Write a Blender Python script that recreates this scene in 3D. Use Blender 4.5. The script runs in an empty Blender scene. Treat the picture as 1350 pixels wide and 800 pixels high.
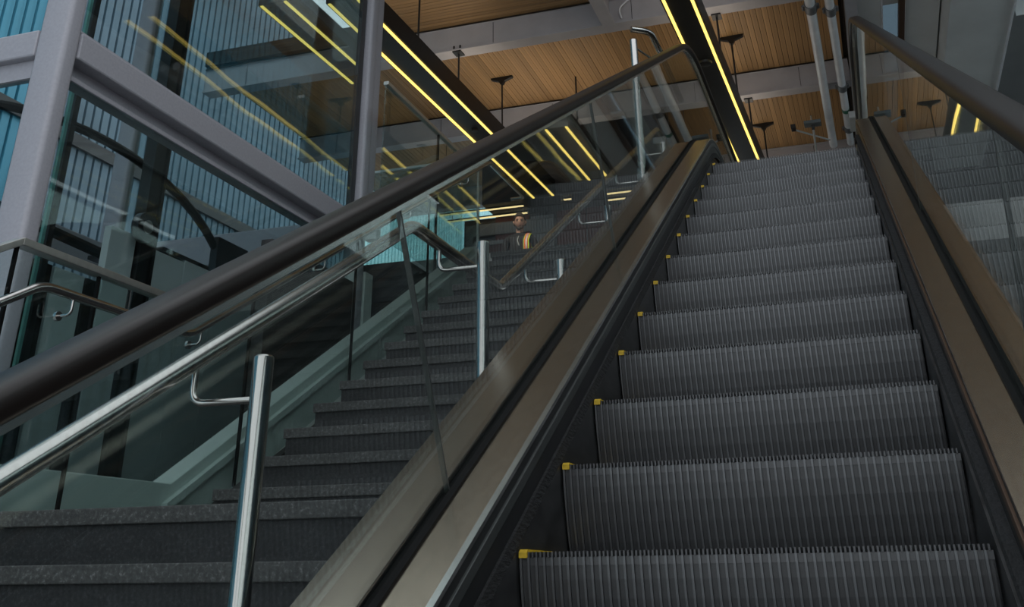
import bpy, bmesh, math, random
from mathutils import Vector, Matrix
random.seed(7)
S = bpy.context.scene
COL = S.collection
PI = math.pi
T30 = math.tan(PI/6); C30 = math.cos(PI/6); S30 = 0.5

# ------------------------------------------------------------------ camera
cam_d = bpy.data.cameras.new('camera'); cam = bpy.data.objects.new('camera', cam_d); COL.objects.link(cam)
cam_d.sensor_width = 36.0; cam_d.sensor_fit = 'HORIZONTAL'
FPX, PX, PY = 1331.7437, 678.2773, 83.7277
cam_d.lens = FPX/1350*36
cam_d.shift_x = (675-PX)/1350
cam_d.shift_y = (PY-400)/1350
cam_d.clip_start = 0.02; cam_d.clip_end = 300
yw, pt, rl = 0.3203866, 0.4712451, -0.0104918
fwd = Vector((-math.sin(yw)*math.cos(pt), math.cos(yw)*math.cos(pt), math.sin(pt)))
rgt = Vector((math.cos(yw), math.sin(yw), 0)); upv = rgt.cross(fwd)
r2 = rgt*math.cos(rl)+upv*math.sin(rl); u2 = -rgt*math.sin(rl)+upv*math.cos(rl)
cam.matrix_world = Matrix(((r2.x, u2.x, -fwd.x, 0.32473), (r2.y, u2.y, -fwd.y, -2.57653), (r2.z, u2.z, -fwd.z, -0.05629), (0, 0, 0, 1)))
S.camera = cam

# ------------------------------------------------------------------ world, exposure
w = bpy.data.worlds.new('world'); S.world = w; w.use_nodes = True
bg = w.node_tree.nodes['Background']
bg.inputs[0].default_value = (0.64, 0.69, 0.73, 1); bg.inputs[1].default_value = 2.0
S.view_settings.view_transform = 'Standard'; S.view_settings.look = 'None'
S.view_settings.exposure = 0.0; S.view_settings.gamma = 1.0; S.view_settings.use_curve_mapping = False

# ------------------------------------------------------------------ materials
def nodes(name):
    m = bpy.data.materials.new(name); m.use_nodes = True
    nt = m.node_tree; nt.nodes.clear()
    out = nt.nodes.new('ShaderNodeOutputMaterial')
    return m, nt, out
def mat(name, col, rough=.5, metal=0, var=.12, scale=8, stretch=(1, 1, 1), bump=0, spec=.5, rnd=0.0, fine=4, aniso=0):
    m, nt, out = nodes(name)
    p = nt.nodes.new('ShaderNodeBsdfPrincipled'); nt.links.new(p.outputs[0], out.inputs[0])
    p.inputs['Roughness'].default_value = rough; p.inputs['Metallic'].default_value = metal
    p.inputs['Specular IOR Level'].default_value = spec
    tc = nt.nodes.new('ShaderNodeTexCoord'); mp = nt.nodes.new('ShaderNodeMapping')
    mp.inputs['Scale'].default_value = stretch
    nt.links.new(tc.outputs['Object'], mp.inputs[0])
    n = nt.nodes.new('ShaderNodeTexNoise'); n.inputs['Scale'].default_value = scale; n.inputs['Detail'].default_value = fine
    nt.links.new(mp.outputs[0], n.inputs['Vector'])
    r = nt.nodes.new('ShaderNodeValToRGB')
    r.color_ramp.elements[0].position = .3; r.color_ramp.elements[1].position = .7
    r.color_ramp.elements[0].color = tuple(c*(1-var) for c in col)+(1,)
    r.color_ramp.elements[1].color = tuple(min(1, c*(1+var)) for c in col)+(1,)
    nt.links.new(n.outputs[0], r.inputs[0])
    last = r.outputs[0]
    if rnd:
        oi = nt.nodes.new('ShaderNodeObjectInfo'); mr = nt.nodes.new('ShaderNodeMapRange')
        mr.inputs[3].default_value = 1-rnd; mr.inputs[4].default_value = 1+rnd
        nt.links.new(oi.outputs['Random'], mr.inputs[0])
        mx = nt.nodes.new('ShaderNodeVectorMath'); mx.operation = 'SCALE'
        nt.links.new(last, mx.inputs[0]); nt.links.new(mr.outputs[0], mx.inputs['Scale']); last = mx.outputs[0]
    nt.links.new(last, p.inputs['Base Color'])
    if bump:
        b = nt.nodes.new('ShaderNodeBump'); b.inputs['Strength'].default_value = bump; b.inputs['Distance'].default_value = .01
        nt.links.new(n.outputs[0], b.inputs['Height']); nt.links.new(b.outputs[0], p.inputs['Normal'])
    return m
def glass(name, tint, ior=1.5, wav=0.0, wscale=2.0):
    m, nt, out = nodes(name)
    tr = nt.nodes.new('ShaderNodeBsdfTransparent'); tr.inputs[0].default_value = tint+(1,)
    gl = nt.nodes.new('ShaderNodeBsdfGlossy'); gl.inputs['Roughness'].default_value = 0.004; gl.inputs[0].default_value = (.92, .97, .96, 1)
    # thin pane: the ray leaves it unbent, so the back face takes the inverse index (no false total reflection)
    fr = nt.nodes.new('ShaderNodeFresnel'); ge = nt.nodes.new('ShaderNodeNewGeometry'); mr = nt.nodes.new('ShaderNodeMapRange')
    mr.inputs[3].default_value = ior; mr.inputs[4].default_value = 1/ior
    nt.links.new(ge.outputs['Backfacing'], mr.inputs[0]); nt.links.new(mr.outputs[0], fr.inputs[0])
    mx = nt.nodes.new('ShaderNodeMixShader')
    nt.links.new(fr.outputs[0], mx.inputs[0]); nt.links.new(tr.outputs[0], mx.inputs[1]); nt.links.new(gl.outputs[0], mx.inputs[2])
    nt.links.new(mx.outputs[0], out.inputs[0])
    tc = nt.nodes.new('ShaderNodeTexCoord'); n = nt.nodes.new('ShaderNodeTexNoise')
    n.inputs['Scale'].default_value = wscale; n.inputs['Detail'].default_value = 1
    nt.links.new(tc.outputs['Object'], n.inputs['Vector'])
    b = nt.nodes.new('ShaderNodeBump'); b.inputs['Strength'].default_value = wav; b.inputs['Distance'].default_value = .02
    nt.links.new(n.outputs[0], b.inputs['Height']); nt.links.new(b.outputs[0], gl.inputs['Normal'])
    return m
def emit(name, col, st):
    m, nt, out = nodes(name)
    e = nt.nodes.new('ShaderNodeEmission'); e.inputs[0].default_value = col+(1,); e.inputs[1].default_value = st
    nt.links.new(e.outputs[0], out.inputs[0]); return m
def granite(name, base, speck, scale, bump):
    m, nt, out = nodes(name)
    p = nt.nodes.new('ShaderNodeBsdfPrincipled'); nt.links.new(p.outputs[0], out.inputs[0])
    p.inputs['Roughness'].default_value = .75; p.inputs['Specular IOR Level'].default_value = .3
    tc = nt.nodes.new('ShaderNodeTexCoord')
    v = nt.nodes.new('ShaderNodeTexNoise'); v.inputs['Scale'].default_value = scale; v.inputs['Detail'].default_value = 6; v.inputs['Roughness'].default_value = .75
    v2 = nt.nodes.new('ShaderNodeTexNoise'); v2.inputs['Scale'].default_value = 5
    nt.links.new(tc.outputs['Object'], v.inputs['Vector']); nt.links.new(tc.outputs['Object'], v2.inputs['Vector'])
    r = nt.nodes.new('ShaderNodeValToRGB'); e = r.color_ramp.elements
    e[0].position = .38; e[0].color = tuple(c*.62 for c in base)+(1,); e[1].position = .72; e[1].color = speck+(1,)
    k = e.new(.55); k.color = base+(1,)
    nt.links.new(v.outputs[0], r.inputs[0])
    mx = nt.nodes.new('ShaderNodeMix'); mx.data_type = 'RGBA'; mx.blend_type = 'MULTIPLY'; mx.inputs[0].default_value = .5
    nt.links.new(r.outputs[0], mx.inputs[6]); 
    r2_ = nt.nodes.new('ShaderNodeValToRGB'); r2_.color_ramp.elements[0].color = (.6, .6, .6, 1); r2_.color_ramp.elements[0].position = .35; r2_.color_ramp.elements[1].position = .65
    nt.links.new(v2.outputs[0], r2_.inputs[0]); nt.links.new(r2_.outputs[0], mx.inputs[7])
    nt.links.new(mx.outputs[2], p.inputs['Base Color'])
    b = nt.nodes.new('ShaderNodeBump'); b.inputs['Strength'].default_value = bump; b.inputs['Distance'].default_value = .004
    nt.links.new(v.outputs[0], b.inputs['Height']); nt.links.new(b.outputs[0], p.inputs['Normal'])
    return m

M = {}
M['step'] = mat('step_aluminium', (.062, .062, .064), .42, .35, .10, 3)
M['step_ridge'] = mat('worn_highlit_ridge_aluminium', (.125, .127, .132), .38, .5, .10, 3)  # ridge wear plus the highlight along the ridges, both put into this colour
M['yellow'] = mat('yellow_plastic', (.62, .40, .02), .5, 0, .25, 30)
M['skirt'] = mat('skirt_steel', (.035, .035, .036), .35, .3, .5, 9, (1, 1, 3), fine=8)
M['brush'] = mat('brush_bristle', (.008, .008, .009), .9, 0, .5, 120, (1, .2, 1), .6)
M['dark_trim'] = mat('dark_trim', (.018, .018, .019), .45, .2, .2, 12)
M['grey_trim'] = mat('grey_trim', (.075, .08, .078), .4, .5, .1, 12)
M['bright_edge'] = mat('bright_edge', (.75, .75, .72), .25, 1, .05, 10)
M['deck'] = mat('brushed_deck', (.58, .475, .375), .24, 1, .06, 40, (1, .02, 1))
M['outer_deck'] = mat('polished_deck', (.40, .34, .28), .25, 1, .05, 3, bump=.02)
M['gasket'] = mat('gasket_rubber', (.004, .004, .004), .8, 0, .2, 20, spec=.15)
M['rubber'] = mat('handrail_rubber', (.012, .009, .008), .36, 0, .3, 6, (1, .1, .1), spec=.2)
M['steel'] = mat('stainless_tube', (.48, .46, .44), .2, 1, .06, 60, (1, 1, .05))
M['cap'] = mat('satin_cap', (.50, .475, .45), .42, 1, .06, 30)
M['stone'] = granite('dark_granite', (.030, .030, .032), (.075, .075, .078), 90, .25)
M['stone_nose'] = granite('flamed_granite', (.075, .074, .073), (.26, .258, .255), 55, 1.0)
M['paint'] = mat('grey_purple_paint', (.30, .29, .32), .5, 0, .06, 60, bump=.03)
M['steelbeam'] = mat('beam_paint', (.40, .39, .415), .55, 0, .06, 4)
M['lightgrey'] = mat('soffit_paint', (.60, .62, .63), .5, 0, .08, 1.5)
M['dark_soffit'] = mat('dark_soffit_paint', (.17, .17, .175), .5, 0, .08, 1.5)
M['pipe'] = mat('pipe_paint', (.72, .74, .78), .35, 0, .08, 5)
M['pipe_joint'] = mat('pipe_coupling', (.16, .165, .175), .4, .4, .15, 20)
M['green'] = mat('green_band', (.02, .13, .08), .5, 0, .1, 20)
M['plank'] = mat('ceiling_plank', (.37, .222, .098), .55, 0, .30, 5, (9, .6, 9), .05, rnd=.16)
M['plank_x'] = mat('ceiling_plank_cross', (.28, .172, .078), .55, 0, .30, 5, (.6, 9, 9), .05, rnd=.15)
M['void'] = mat('dark_backing', (.02, .014, .009), .9, 0, .2, 5)
M['black'] = mat('black_metal', (.012, .012, .013), .45, .1, .2, 8)
M['charcoal'] = mat('charcoal_panel', (.022, .021, .024), .4, 0, .3, 2)
M['led'] = emit('led_diffuser', (1.0, .72, .16), 1.9)
M['added_uplight'] = emit('added_uplight_glow', (1.0, .84, .66), 2.5)  # glow added on top of the housings to brighten the ceiling
M['led_far'] = emit('led_diffuser_far', (1.0, .76, .36), 1.6)
M['esc_glass'] = glass('balustrade_glass', (.92, .945, .935), 1.5, .02, 1.5)
M['guard_glass'] = glass('guard_glass', (.84, .895, .89), 1.5, .01, 1)
M['elev_glass'] = glass('elevator_glass', (.78, .83, .83), 1.5, .10, 1.1)
M['slot_glass'] = glass('slot_glass', (.26, .31, .34), 1.5)
M['glass_edge'] = mat('glass_edge', (.16, .36, .33), .2, 0, .1, 10)
M['pale_panel'] = mat('pale_green_panel', (.68, .70, .69), .35, 0, .10, 1.2)
M['dark_panel'] = mat('brown_black_panel', (.030, .025, .025), .25, 0, .25, 1.0)
M['stringer'] = mat('stringer_paint', (.50, .54, .52), .35, 0, .06, 2)
M['red'] = mat('dark_red_panel', (.085, .016, .014), .6, 0, .15, 3)
M['frame'] = mat('grey_door_frame', (.17, .175, .185), .5, 0, .06, 5)
M['doorleaf'] = mat('dark_door', (.05, .012, .012), .5, 0, .1, 5)
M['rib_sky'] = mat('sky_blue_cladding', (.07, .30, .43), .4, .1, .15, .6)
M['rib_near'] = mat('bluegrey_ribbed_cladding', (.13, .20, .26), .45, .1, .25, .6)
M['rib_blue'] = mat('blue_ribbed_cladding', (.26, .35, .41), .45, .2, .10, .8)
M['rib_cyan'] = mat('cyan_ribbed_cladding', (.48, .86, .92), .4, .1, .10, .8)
M['floor'] = mat('stone_floor', (.46, .45, .44), .5, 0, .2, 4)
M['ground'] = mat('paving', (.38, .37, .36), .8, 0, .15, 2)
M['white'] = mat('white_box', (.42, .43, .43), .5, 0, .04, 5)
M['camera_grey'] = mat('device_grey', (.10, .12, .13), .5, 0, .1, 10)
M['skin'] = mat('skin', (.36, .20, .14), .55, 0, .08, 20)
M['hair'] = mat('hair', (.028, .018, .013), .7, 0, .3, 60)
M['shirt'] = mat('black_shirt', (.014, .014, .017), .85, 0, .2, 20)
M['trousers'] = mat('dark_trousers', (.02, .022, .03), .85, 0, .2, 20)
M['vest'] = mat('lime_vest', (.55, .72, .05), .7, 0, .08, 20)
M['vest_orange'] = mat('orange_tape', (.85, .14, .03), .7, 0, .08, 20)
M['vest_silver'] = mat('silver_tape', (.50, .52, .54), .35, .2, .05, 20)
M['copper'] = mat('brown_trim', (.085, .048, .03), .4, .2, .1, 10)

# ------------------------------------------------------------------ helpers
class MB:
    def __init__(s): s.v = []; s.f = []
    def add(s, vs, fs):
        b = len(s.v); s.v += [tuple(p) for p in vs]; s.f += [tuple(b+i for i in q) for q in fs]; return s
    def box(s, x0, x1, y0, y1, z0, z1):
        return s.add([(x0, y0, z0), (x1, y0, z0), (x1, y1, z0), (x0, y1, z0), (x0, y0, z1), (x1, y0, z1), (x1, y1, z1), (x0, y1, z1)],
                     [(0, 3, 2, 1), (4, 5, 6, 7), (0, 1, 5, 4), (1, 2, 6, 5), (2, 3, 7, 6), (3, 0, 4, 7)])
    def tube(s, pts, r, n=12, cap=True):
        pts = [Vector(p) for p in pts]; rings = []
        up = None
        for i, p in enumerate(pts):
            a = pts[max(i-1, 0)]; b = pts[min(i+1, len(pts)-1)]
            t = (b-a).normalized()
            if up is None:
                h = Vector((0, 0, 1)) if abs(t.z) < .9 else Vector((1, 0, 0))
                u = t.cross(h).normalized()
            else: u = (up - t*up.dot(t)).normalized()
            up = u; v = t.cross(u)
            k = 1.0
            if 0 < i < len(pts)-1:
                c = (pts[i]-pts[i-1]).normalized().dot((pts[i+1]-pts[i]).normalized()); k = 1/max(.6, math.sqrt((1+c)/2))
            rr = r[i] if isinstance(r, (list, tuple)) else r
            rings.append([p+(u*math.cos(2*PI*j/n)+v*math.sin(2*PI*j/n))*rr for j in range(n)])
        vs = [q for g in rings for q in g]; fs = []
        for i in range(len(pts)-1):
            for j in range(n):
                fs.append((i*n+j, i*n+(j+1) % n, (i+1)*n+(j+1) % n, (i+1)*n+j))
        if cap: fs.append(tuple(range(n-1, -1, -1))); fs.append(tuple((len(pts)-1)*n+j for j in range(n)))
        return s.add(vs, fs)
    def prism(s, poly, axis, a, b):
        n = len(poly); vs = []
        for t in (a, b):
            for (p, q) in poly:
                vs.append((t, p, q) if axis == 'x' else (p, t, q) if axis == 'y' else (p, q, t))
        fs = [tuple(range(n-1, -1, -1)), tuple(range(n, 2*n))]+[(i, (i+1) % n, n+(i+1) % n, n+i) for i in range(n)]
        return s.add(vs, fs)
    def build(s, name, m, parent=None, smooth=False, recalc=True, bevel=0):
        me = bpy.data.meshes.new(name); me.from_pydata(s.v, [], s.f); me.update()
        if recalc:
            bm = bmesh.new(); bm.from_mesh(me); bmesh.ops.recalc_face_normals(bm, faces=bm.faces); bm.to_mesh(me); bm.free()
        me.materials.append(M[m] if isinstance(m, str) else m)
        if smooth:
            for p in me.polygons: p.use_smooth = True
            me.set_sharp_from_angle(angle=math.radians(40))
        o = bpy.data.objects.new(name, me); COL.objects.link(o)
        if bevel:
            bv = o.modifiers.new('bevel', 'BEVEL'); bv.width = bevel; bv.segments = 2; bv.limit_method = 'ANGLE'
        if parent: o.parent = parent
        return o
def fillet(pts, r, k=6):
    pts = [Vector(p) for p in pts]; out = [pts[0]]
    for i in range(1, len(pts)-1):
        a = (pts[i-1]-pts[i]); b = (pts[i+1]-pts[i])
        d = min(r, a.length*.49, b.length*.49)
        p0 = pts[i]+a.normalized()*d; p2 = pts[i]+b.normalized()*d
        for j in range(k+1):
            t = j/k; out.append(p0*(1-t)**2+pts[i]*2*t*(1-t)+p2*t*t)
    out.append(pts[-1]); return out
def tag(o, label=None, cat=None, group=None, kind=None):
    if label: o['label'] = label
    if cat: o['category'] = cat
    if group: o['group'] = group
    if kind: o['kind'] = kind
    return o
def thing(name, label, cat, loc=(0, 0, 0), group=None, rz=0):
    o = bpy.data.objects.new(name, None); COL.objects.link(o); o.location = loc; o.rotation_euler = (0, 0, rz)
    o.empty_display_size = .1
    return tag(o, label, cat, group)
def struct(o, label=None):
    o['kind'] = 'structure'
    if label: o['label'] = label
    return o
def cp(o, parent=None, loc=None):
    c = o.copy(); COL.objects.link(c)
    if parent: c.parent = parent
    if loc is not None: c.location = loc
    return c

ZTOP = 2.844      # upper floor
ZBOT = -1.70      # lower floor

# ------------------------------------------------------------------ the setting: floors, ceiling, far walls
struct(MB().box(-13, 10, -16, 40, ZBOT-.3, ZBOT).build('floor', 'ground'), 'grey paving of the lower level')
struct(MB().box(-8, 6, 6.70, 30, ZTOP-.35, ZTOP).build('floor', 'floor'), 'dark stone floor of the upper level')
struct(MB().box(-8, -3.40, 5.56, 6.69, 2.15, 2.50).build('trim_1', 'charcoal'), 'dark slab edge beside the glass elevator')
wl = struct(MB().box(-8, -3.32, 5.60, 5.75, ZBOT, 2.149).build('wall_left', 'charcoal'), 'dark wall under the upper floor edge')

ceil = struct(MB().prism([(-8.2, 8.6), (-5.6, 8.6), (-5.6, 3.1), (.80, 3.1), (.80, 15.7), (-8.2, 15.7)], 'z', 6.72, 6.95).build('ceiling', 'void'), 'timber plank ceiling between grey steel beams')
struct(MB().box(.801, 1.25, 3.1, 15.7, 6.72, 6.95).build('ceiling', 'void'), 'roof deck over the narrow soffit panels')
struct(MB().box(1.56, 5.95, 3.1, 15.7, 6.72, 6.95).build('ceiling', 'void'), 'roof deck over the right-hand girder')
# lengthwise planks beyond the first beam
PW = .076
plank = None; pm = MB().prism([(-PW/2+.0025, 0), (PW/2-.0025, 0), (PW/2-.0025, .03), (-PW/2+.0025, .03)], 'y', 0, 1)
i = 0
x = -8.1
while x < .74:
    ycut = 11.9+random.uniform(-1.6, 1.8)
    for (a, b) in ((8.95, 15.4),):
        if plank is None: o = plank = pm.build('plank', 'plank', ceil)
        else: o = cp(plank, ceil)
        o.location = (x, a, 6.69+random.uniform(-.003, .003)); o.scale = (1, b-a, 1)
    x += PW
# crosswise planks in the nearest bay
plx = None; pmx = MB().prism([(-PW/2+.0025, 0), (PW/2-.0025, 0), (PW/2-.0025, .03), (-PW/2+.0025, .03)], 'x', 0, 1)
y = 3.2
while y < 8.6:
    for (a, b) in ((-5.55, -2.26), (-2.05, .76)):
        if plx is None: o = plx = pmx.build('plank', 'plank_x', ceil)
        else: o = cp(plx, ceil)
        o.location = (a, y, 6.69+random.uniform(-.003, .003)); o.scale = (b-a, 1, 1)
    y += PW

def wbeam(y, label, x0=-8.2, x1=.80):
    t = thing('steel_beam', label, 'beam', (0, y, 6.3))
    MB().box(x0, x1, -.11, .11, 0, .022).build('bottom_flange', 'steelbeam', t)
    MB().box(x0, x1, -.075, -.055, .022, .36).build('web', 'steelbeam', t)
    MB().box(x0, x1, -.10, .11, .36, .385).build('top_flange', 'steelbeam', t)
    n = 0
    xx = x0+.7
    while xx < x1:
        MB().box(xx-.003, xx+.003, -.079, -.075, .03, .35).build('joint_line', 'dark_trim', t); xx += 1.9
    return t
b1 = wbeam(8.73, 'grey steel ceiling beam nearest the camera, where the timber planks change direction')
b2 = wbeam(11.51, 'grey steel ceiling beam crossing behind the two white pipes midway')
b3 = wbeam(14.75, 'farthest grey steel ceiling beam just above the top escalator step')
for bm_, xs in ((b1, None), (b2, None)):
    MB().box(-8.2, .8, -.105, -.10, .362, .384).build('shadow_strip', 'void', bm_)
pur = MB()
pur.box(-.085, .085, 3.2, 8.63, 6.28, 6.30); pur.box(-.012, .012, 3.2, 8.63, 6.30, 6.66); pur.box(-.085, .085, 3.2, 8.63, 6.66, 6.685)
o = pur.build('steel_purlin', 'steelbeam'); o.location.x = -2.10; o.rotation_euler.z = 0
tag(o, 'short grey steel purlin butting into the nearest ceiling beam', 'beam')
cd = MB().tube(fillet([(-1.93, 8.63, 6.36), (-1.96, 8.60, 6.50), (-1.80, 8.62, 6.64), (-1.5, 8.62, 6.66)], .08), .011, 8).build('conduit', 'pipe', None, True)
tag(cd, 'thin curved conduit at the end of the steel purlin', 'conduit')

# dark bulkhead over the far wall, and red far wall with doorway
bh = MB().box(-5.2, -1.25, 12.30, 13.0, 5.42, 6.66).build('trim_2', 'charcoal'); struct(bh, 'dark bulkhead at the far end of the upper level')
wb = struct(MB().box(-5.78, -1.25, 13.0, 13.15, ZTOP, 5.42).build('wall_back', 'charcoal'), 'dark wall at the back of the upper level')
for (a, b) in ((-5.20, -4.60), (-4.12, -3.62), (-3.60, -3.08)):
    MB().box(a, b, 12.965, 12.999, ZTOP+.02, 5.40).build('panel', 'red', wb)
dr = thing('door_1', 'grey framed doorway with a dark red leaf behind the standing person', None, (0, 0, 0)); dr['kind'] = 'structure'
MB().box(-5.72, -5.60, 12.92, 12.999, ZTOP, 5.30).build('jamb', 'frame', dr)
MB().box(-4.56, -4.16, 12.92, 12.999, ZTOP, 5.34).build('jamb', 'frame', dr)
MB().box(-5.60, -4.56, 12.92, 12.999, 5.10, 5.30).build('lintel', 'frame', dr)
MB().box(-5.60, -4.56, 12.93, 12.96, 4.94, 5.00).build('transom_bar', 'frame', dr)
MB().box(-5.55, -4.60, 12.96, 12.999, ZTOP+.01, 4.93).build('door_leaf', 'doorleaf', dr)
MB().box(-4.70, -4.64, 12.93, 12.96, 3.75, 4.05).build('door_handle', 'steel', dr)

wb2 = struct(MB().box(-1.24, 6.0, 15.42, 15.6, ZTOP, 6.71).build('wall_back', 'charcoal'), 'grey end wall beyond the escalator head')
# outside: ribbed buildings either side
def ribs(parent, x, y0, y1, z0, z1, pitch, m, sgn, name):
    mb = MB(); y = y0
    while y < y1:
        xa, xb = sorted((x, x+sgn*.07)); mb.add([(xa, y, z0), (xb, y+.01, z0), (xb, y+pitch*.78, z0), (xa, y+pitch*.80, z0), (xa, y, z1), (xb, y+.01, z1), (xb, y+pitch*.78, z1), (xa, y+pitch*.80, z1)],
                                        [(0, 1, 5, 4), (1, 2, 6, 5), (2, 3, 7, 6), (4, 5, 6, 7), (0, 3, 2, 1)]); y += pitch
    o = mb.build(name, m, parent); o['kind'] = 'stuff'; return o
wr = struct(MB().box(5.6, 5.9, -5, 15.2, ZBOT, 4.5).build('wall_right', 'charcoal'), 'ribbed blue-grey wall right of the escalator')
ribs(wr, 5.6, -5, 15.2, ZBOT, 4.5, .20, 'rib_blue', -1, 'cladding_ribs')
wn = thing('window_1', 'unseen clerestory glazing added above the right-hand wall to let daylight in', None, (0, 0, 0)); wn['kind'] = 'structure'  # opening added out of view so daylight reaches the soffits
yy = -5.0
while yy < 15.0:
    MB().box(5.72, 5.735, yy+.05, yy+1.95, 4.52, 6.48).build('pane', 'guard_glass', wn); MB().box(5.66, 5.80, yy-.05, yy+.05, 4.50, 6.49).build('mullion', 'frame', wn); yy += 2.0
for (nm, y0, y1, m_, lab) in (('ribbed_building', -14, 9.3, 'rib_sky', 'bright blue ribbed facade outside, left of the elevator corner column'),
                              ('ribbed_building', 9.35, 20.5, 'rib_near', 'blue-grey ribbed facade outside, standing in for slats reflected in the elevator glass'),  # set behind the elevator in place of slats mirrored in its panes
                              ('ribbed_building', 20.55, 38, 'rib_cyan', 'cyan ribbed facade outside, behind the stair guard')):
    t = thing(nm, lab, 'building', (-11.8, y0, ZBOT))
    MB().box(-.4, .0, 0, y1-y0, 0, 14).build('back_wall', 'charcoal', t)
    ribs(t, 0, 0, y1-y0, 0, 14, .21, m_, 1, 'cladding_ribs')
    for zz in (3.6, 8.2):
        MB().box(.08, .14, 0, y1-y0, zz, zz+.22).build('band_course', 'charcoal', t)
# ------------------------------------------------------------------ escalator
RT = 1.30
ZSTEP = 2.885
def arcdata(zf):
    zt = zf-RT*(1-C30); yt = zt/T30; return yt, yt+RT*S30
def path(y0, y1, zf=ZSTEP):
    """reference (nosing) line as list of (y, z, ny, nz), levelling out at height zf"""
    YT, YA = arcdata(zf); ZTOP = zf
    out = []
    if y0 < YT: out.append((y0, y0*T30, -S30, C30))
    if y1 <= YT: out.append((y1, y1*T30, -S30, C30)); return out
    for i in range(0, 11):
        a = PI/6*(1-i/10); out.append((YA-RT*math.sin(a), ZTOP-RT+RT*math.cos(a), -math.sin(a), math.cos(a)))
    out.append((y1, ZTOP, 0, 1)); return out
def sweep(mb, prof, pth):
    n = len(prof); vs = []
    for (y, z, ny, nz) in pth:
        for (x, h) in prof: vs.append((x, y+ny*h, z+nz*h))
    fs = []
    for i in range(len(pth)-1):
        for j in range(n): fs.append((i*n+j, i*n+(j+1) % n, (i+1)*n+(j+1) % n, (i+1)*n+j))
    fs.append(tuple(range(n-1, -1, -1))); fs.append(tuple((len(pth)-1)*n+j for j in range(n)))
    return mb.add(vs, fs)
def rect(x0, x1, h0, h1): return [(x0, h0), (x1, h0), (x1, h1), (x0, h1)]

esc = thing('escalator', 'escalator with ribbed dark grey steps, glass balustrades and black handrails', 'escalator', (0, 0, ZBOT))
def E(mb, name, m, smooth=False, bevel=0, parent=None):
    o = mb.build(name, m, None, smooth, True, bevel); o.parent = parent or esc
    o.matrix_parent_inverse = Matrix.Translation((0, 0, -ZBOT)) if parent is None else Matrix.Identity(4)
    return o
# one step: riser slightly concave with ridges, tread with comb cleats; origin at nosing
W2 = .528
NR = 54; pitch = 2*W2/NR
RZ = [0-.012, -.03, -.06, -.10, -.15, -.20, -.245]
def ry(z): return .055*((-z)/.245)**1.7
mb = MB()
for i in range(NR):
    xa = -W2+i*pitch; xb = xa+pitch*.28; xc = xa+pitch
    for (p, q, d0) in ((xa, xb, -.009), (xb, xc, 0)):
        vs = []
        for z in RZ: vs += [(p, ry(z)+d0, z), (q, ry(z)+d0, z)]
        mb.add(vs, [(2*k, 2*k+2, 2*k+3, 2*k+1) for k in range(len(RZ)-1)])
    for (p, s) in ((xa, 1), (xb, -1)):
        vs = []
        for z in RZ: vs += [(p, ry(z)-.009, z), (p, ry(z), z)]
        mb.add(vs, [(2*k, 2*k+1, 2*k+3, 2*k+2) if s > 0 else (2*k, 2*k+2, 2*k+3, 2*k+1) for k in range(len(RZ)-1)])
    mb.add([(xa, -.009, -.012), (xb, -.009, -.012), (xb, .0, -.012), (xa, 0, -.012)], [(0, 1, 2, 3)])
    for t in (0, .5):
        x0 = xa+pitch*t; mb.box(x0, x0+pitch*.22, -.004, .395, -.012, 0)
mb.box(-W2, W2, .0, .40, -.03, -.012)
for sx in (-1, 1):
    poly = [(ry(z), z) for z in RZ]+[(.30, -.245), (.40, -.03)]
    x0 = sx*W2; mb.prism(poly, 'x', min(x0, x0-sx*.004), max(x0, x0-sx*.004))
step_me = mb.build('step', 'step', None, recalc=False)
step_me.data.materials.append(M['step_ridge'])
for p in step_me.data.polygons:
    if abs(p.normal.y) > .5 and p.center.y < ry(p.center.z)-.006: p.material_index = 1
ym = MB(); ym.prism([(-.011, -.013), (-.011, -.001), (.0, .006), (.40, .004), (.40, -.012), (0, -.012)], 'x', -W2-.001, -W2+.019)
yel = ym.build('yellow_edge', 'yellow', None)
first = True
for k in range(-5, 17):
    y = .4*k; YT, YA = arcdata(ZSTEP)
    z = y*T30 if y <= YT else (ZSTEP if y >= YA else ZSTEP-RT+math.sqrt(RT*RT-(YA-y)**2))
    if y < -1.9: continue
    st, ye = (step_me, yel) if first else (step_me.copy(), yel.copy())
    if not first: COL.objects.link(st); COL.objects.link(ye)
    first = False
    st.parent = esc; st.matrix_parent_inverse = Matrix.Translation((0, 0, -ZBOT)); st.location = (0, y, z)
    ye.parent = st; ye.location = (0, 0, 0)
yel['label'] = 'yellow safety edge at the left end of the step'

Y0, Y1 = -3.1, 8.8
ZDECK, ZHAND = 2.985, 3.125
P0 = path(Y0, Y1, ZDECK); PS = path(Y0, Y1, ZSTEP); PH = path(Y0, Y1, ZHAND)
HR = .905
def glass_panel(s0, s1, x):
    # panel between two cuts perpendicular to the slope (s along slope), then along the top path
    mb = MB()
    def at(s, h, zf):
        YT, YA = arcdata(zf); sT = YT/C30
        if s <= sT: y, z, ny, nz = s*C30, s*S30, -S30, C30
        elif s <= sT+RT*PI/6:
            a = PI/6-(s-sT)/RT; y, z, ny, nz = YA-RT*math.sin(a), zf-RT+RT*math.cos(a), -math.sin(a), math.cos(a)
        else: y, z, ny, nz = YA+(s-sT-RT*PI/6), zf, 0, 1
        return (y+ny*h, z+nz*h)
    n = 14 if s1 > 4.7 else 1
    ss = [s0+(s1-s0)*i/n for i in range(n+1)]
    poly = [at(s, .165, ZDECK) for s in ss]+[at(s, .882, ZHAND) for s in reversed(ss)]
    return mb.prism(poly, 'x', x-.006, x+.006)
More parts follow.
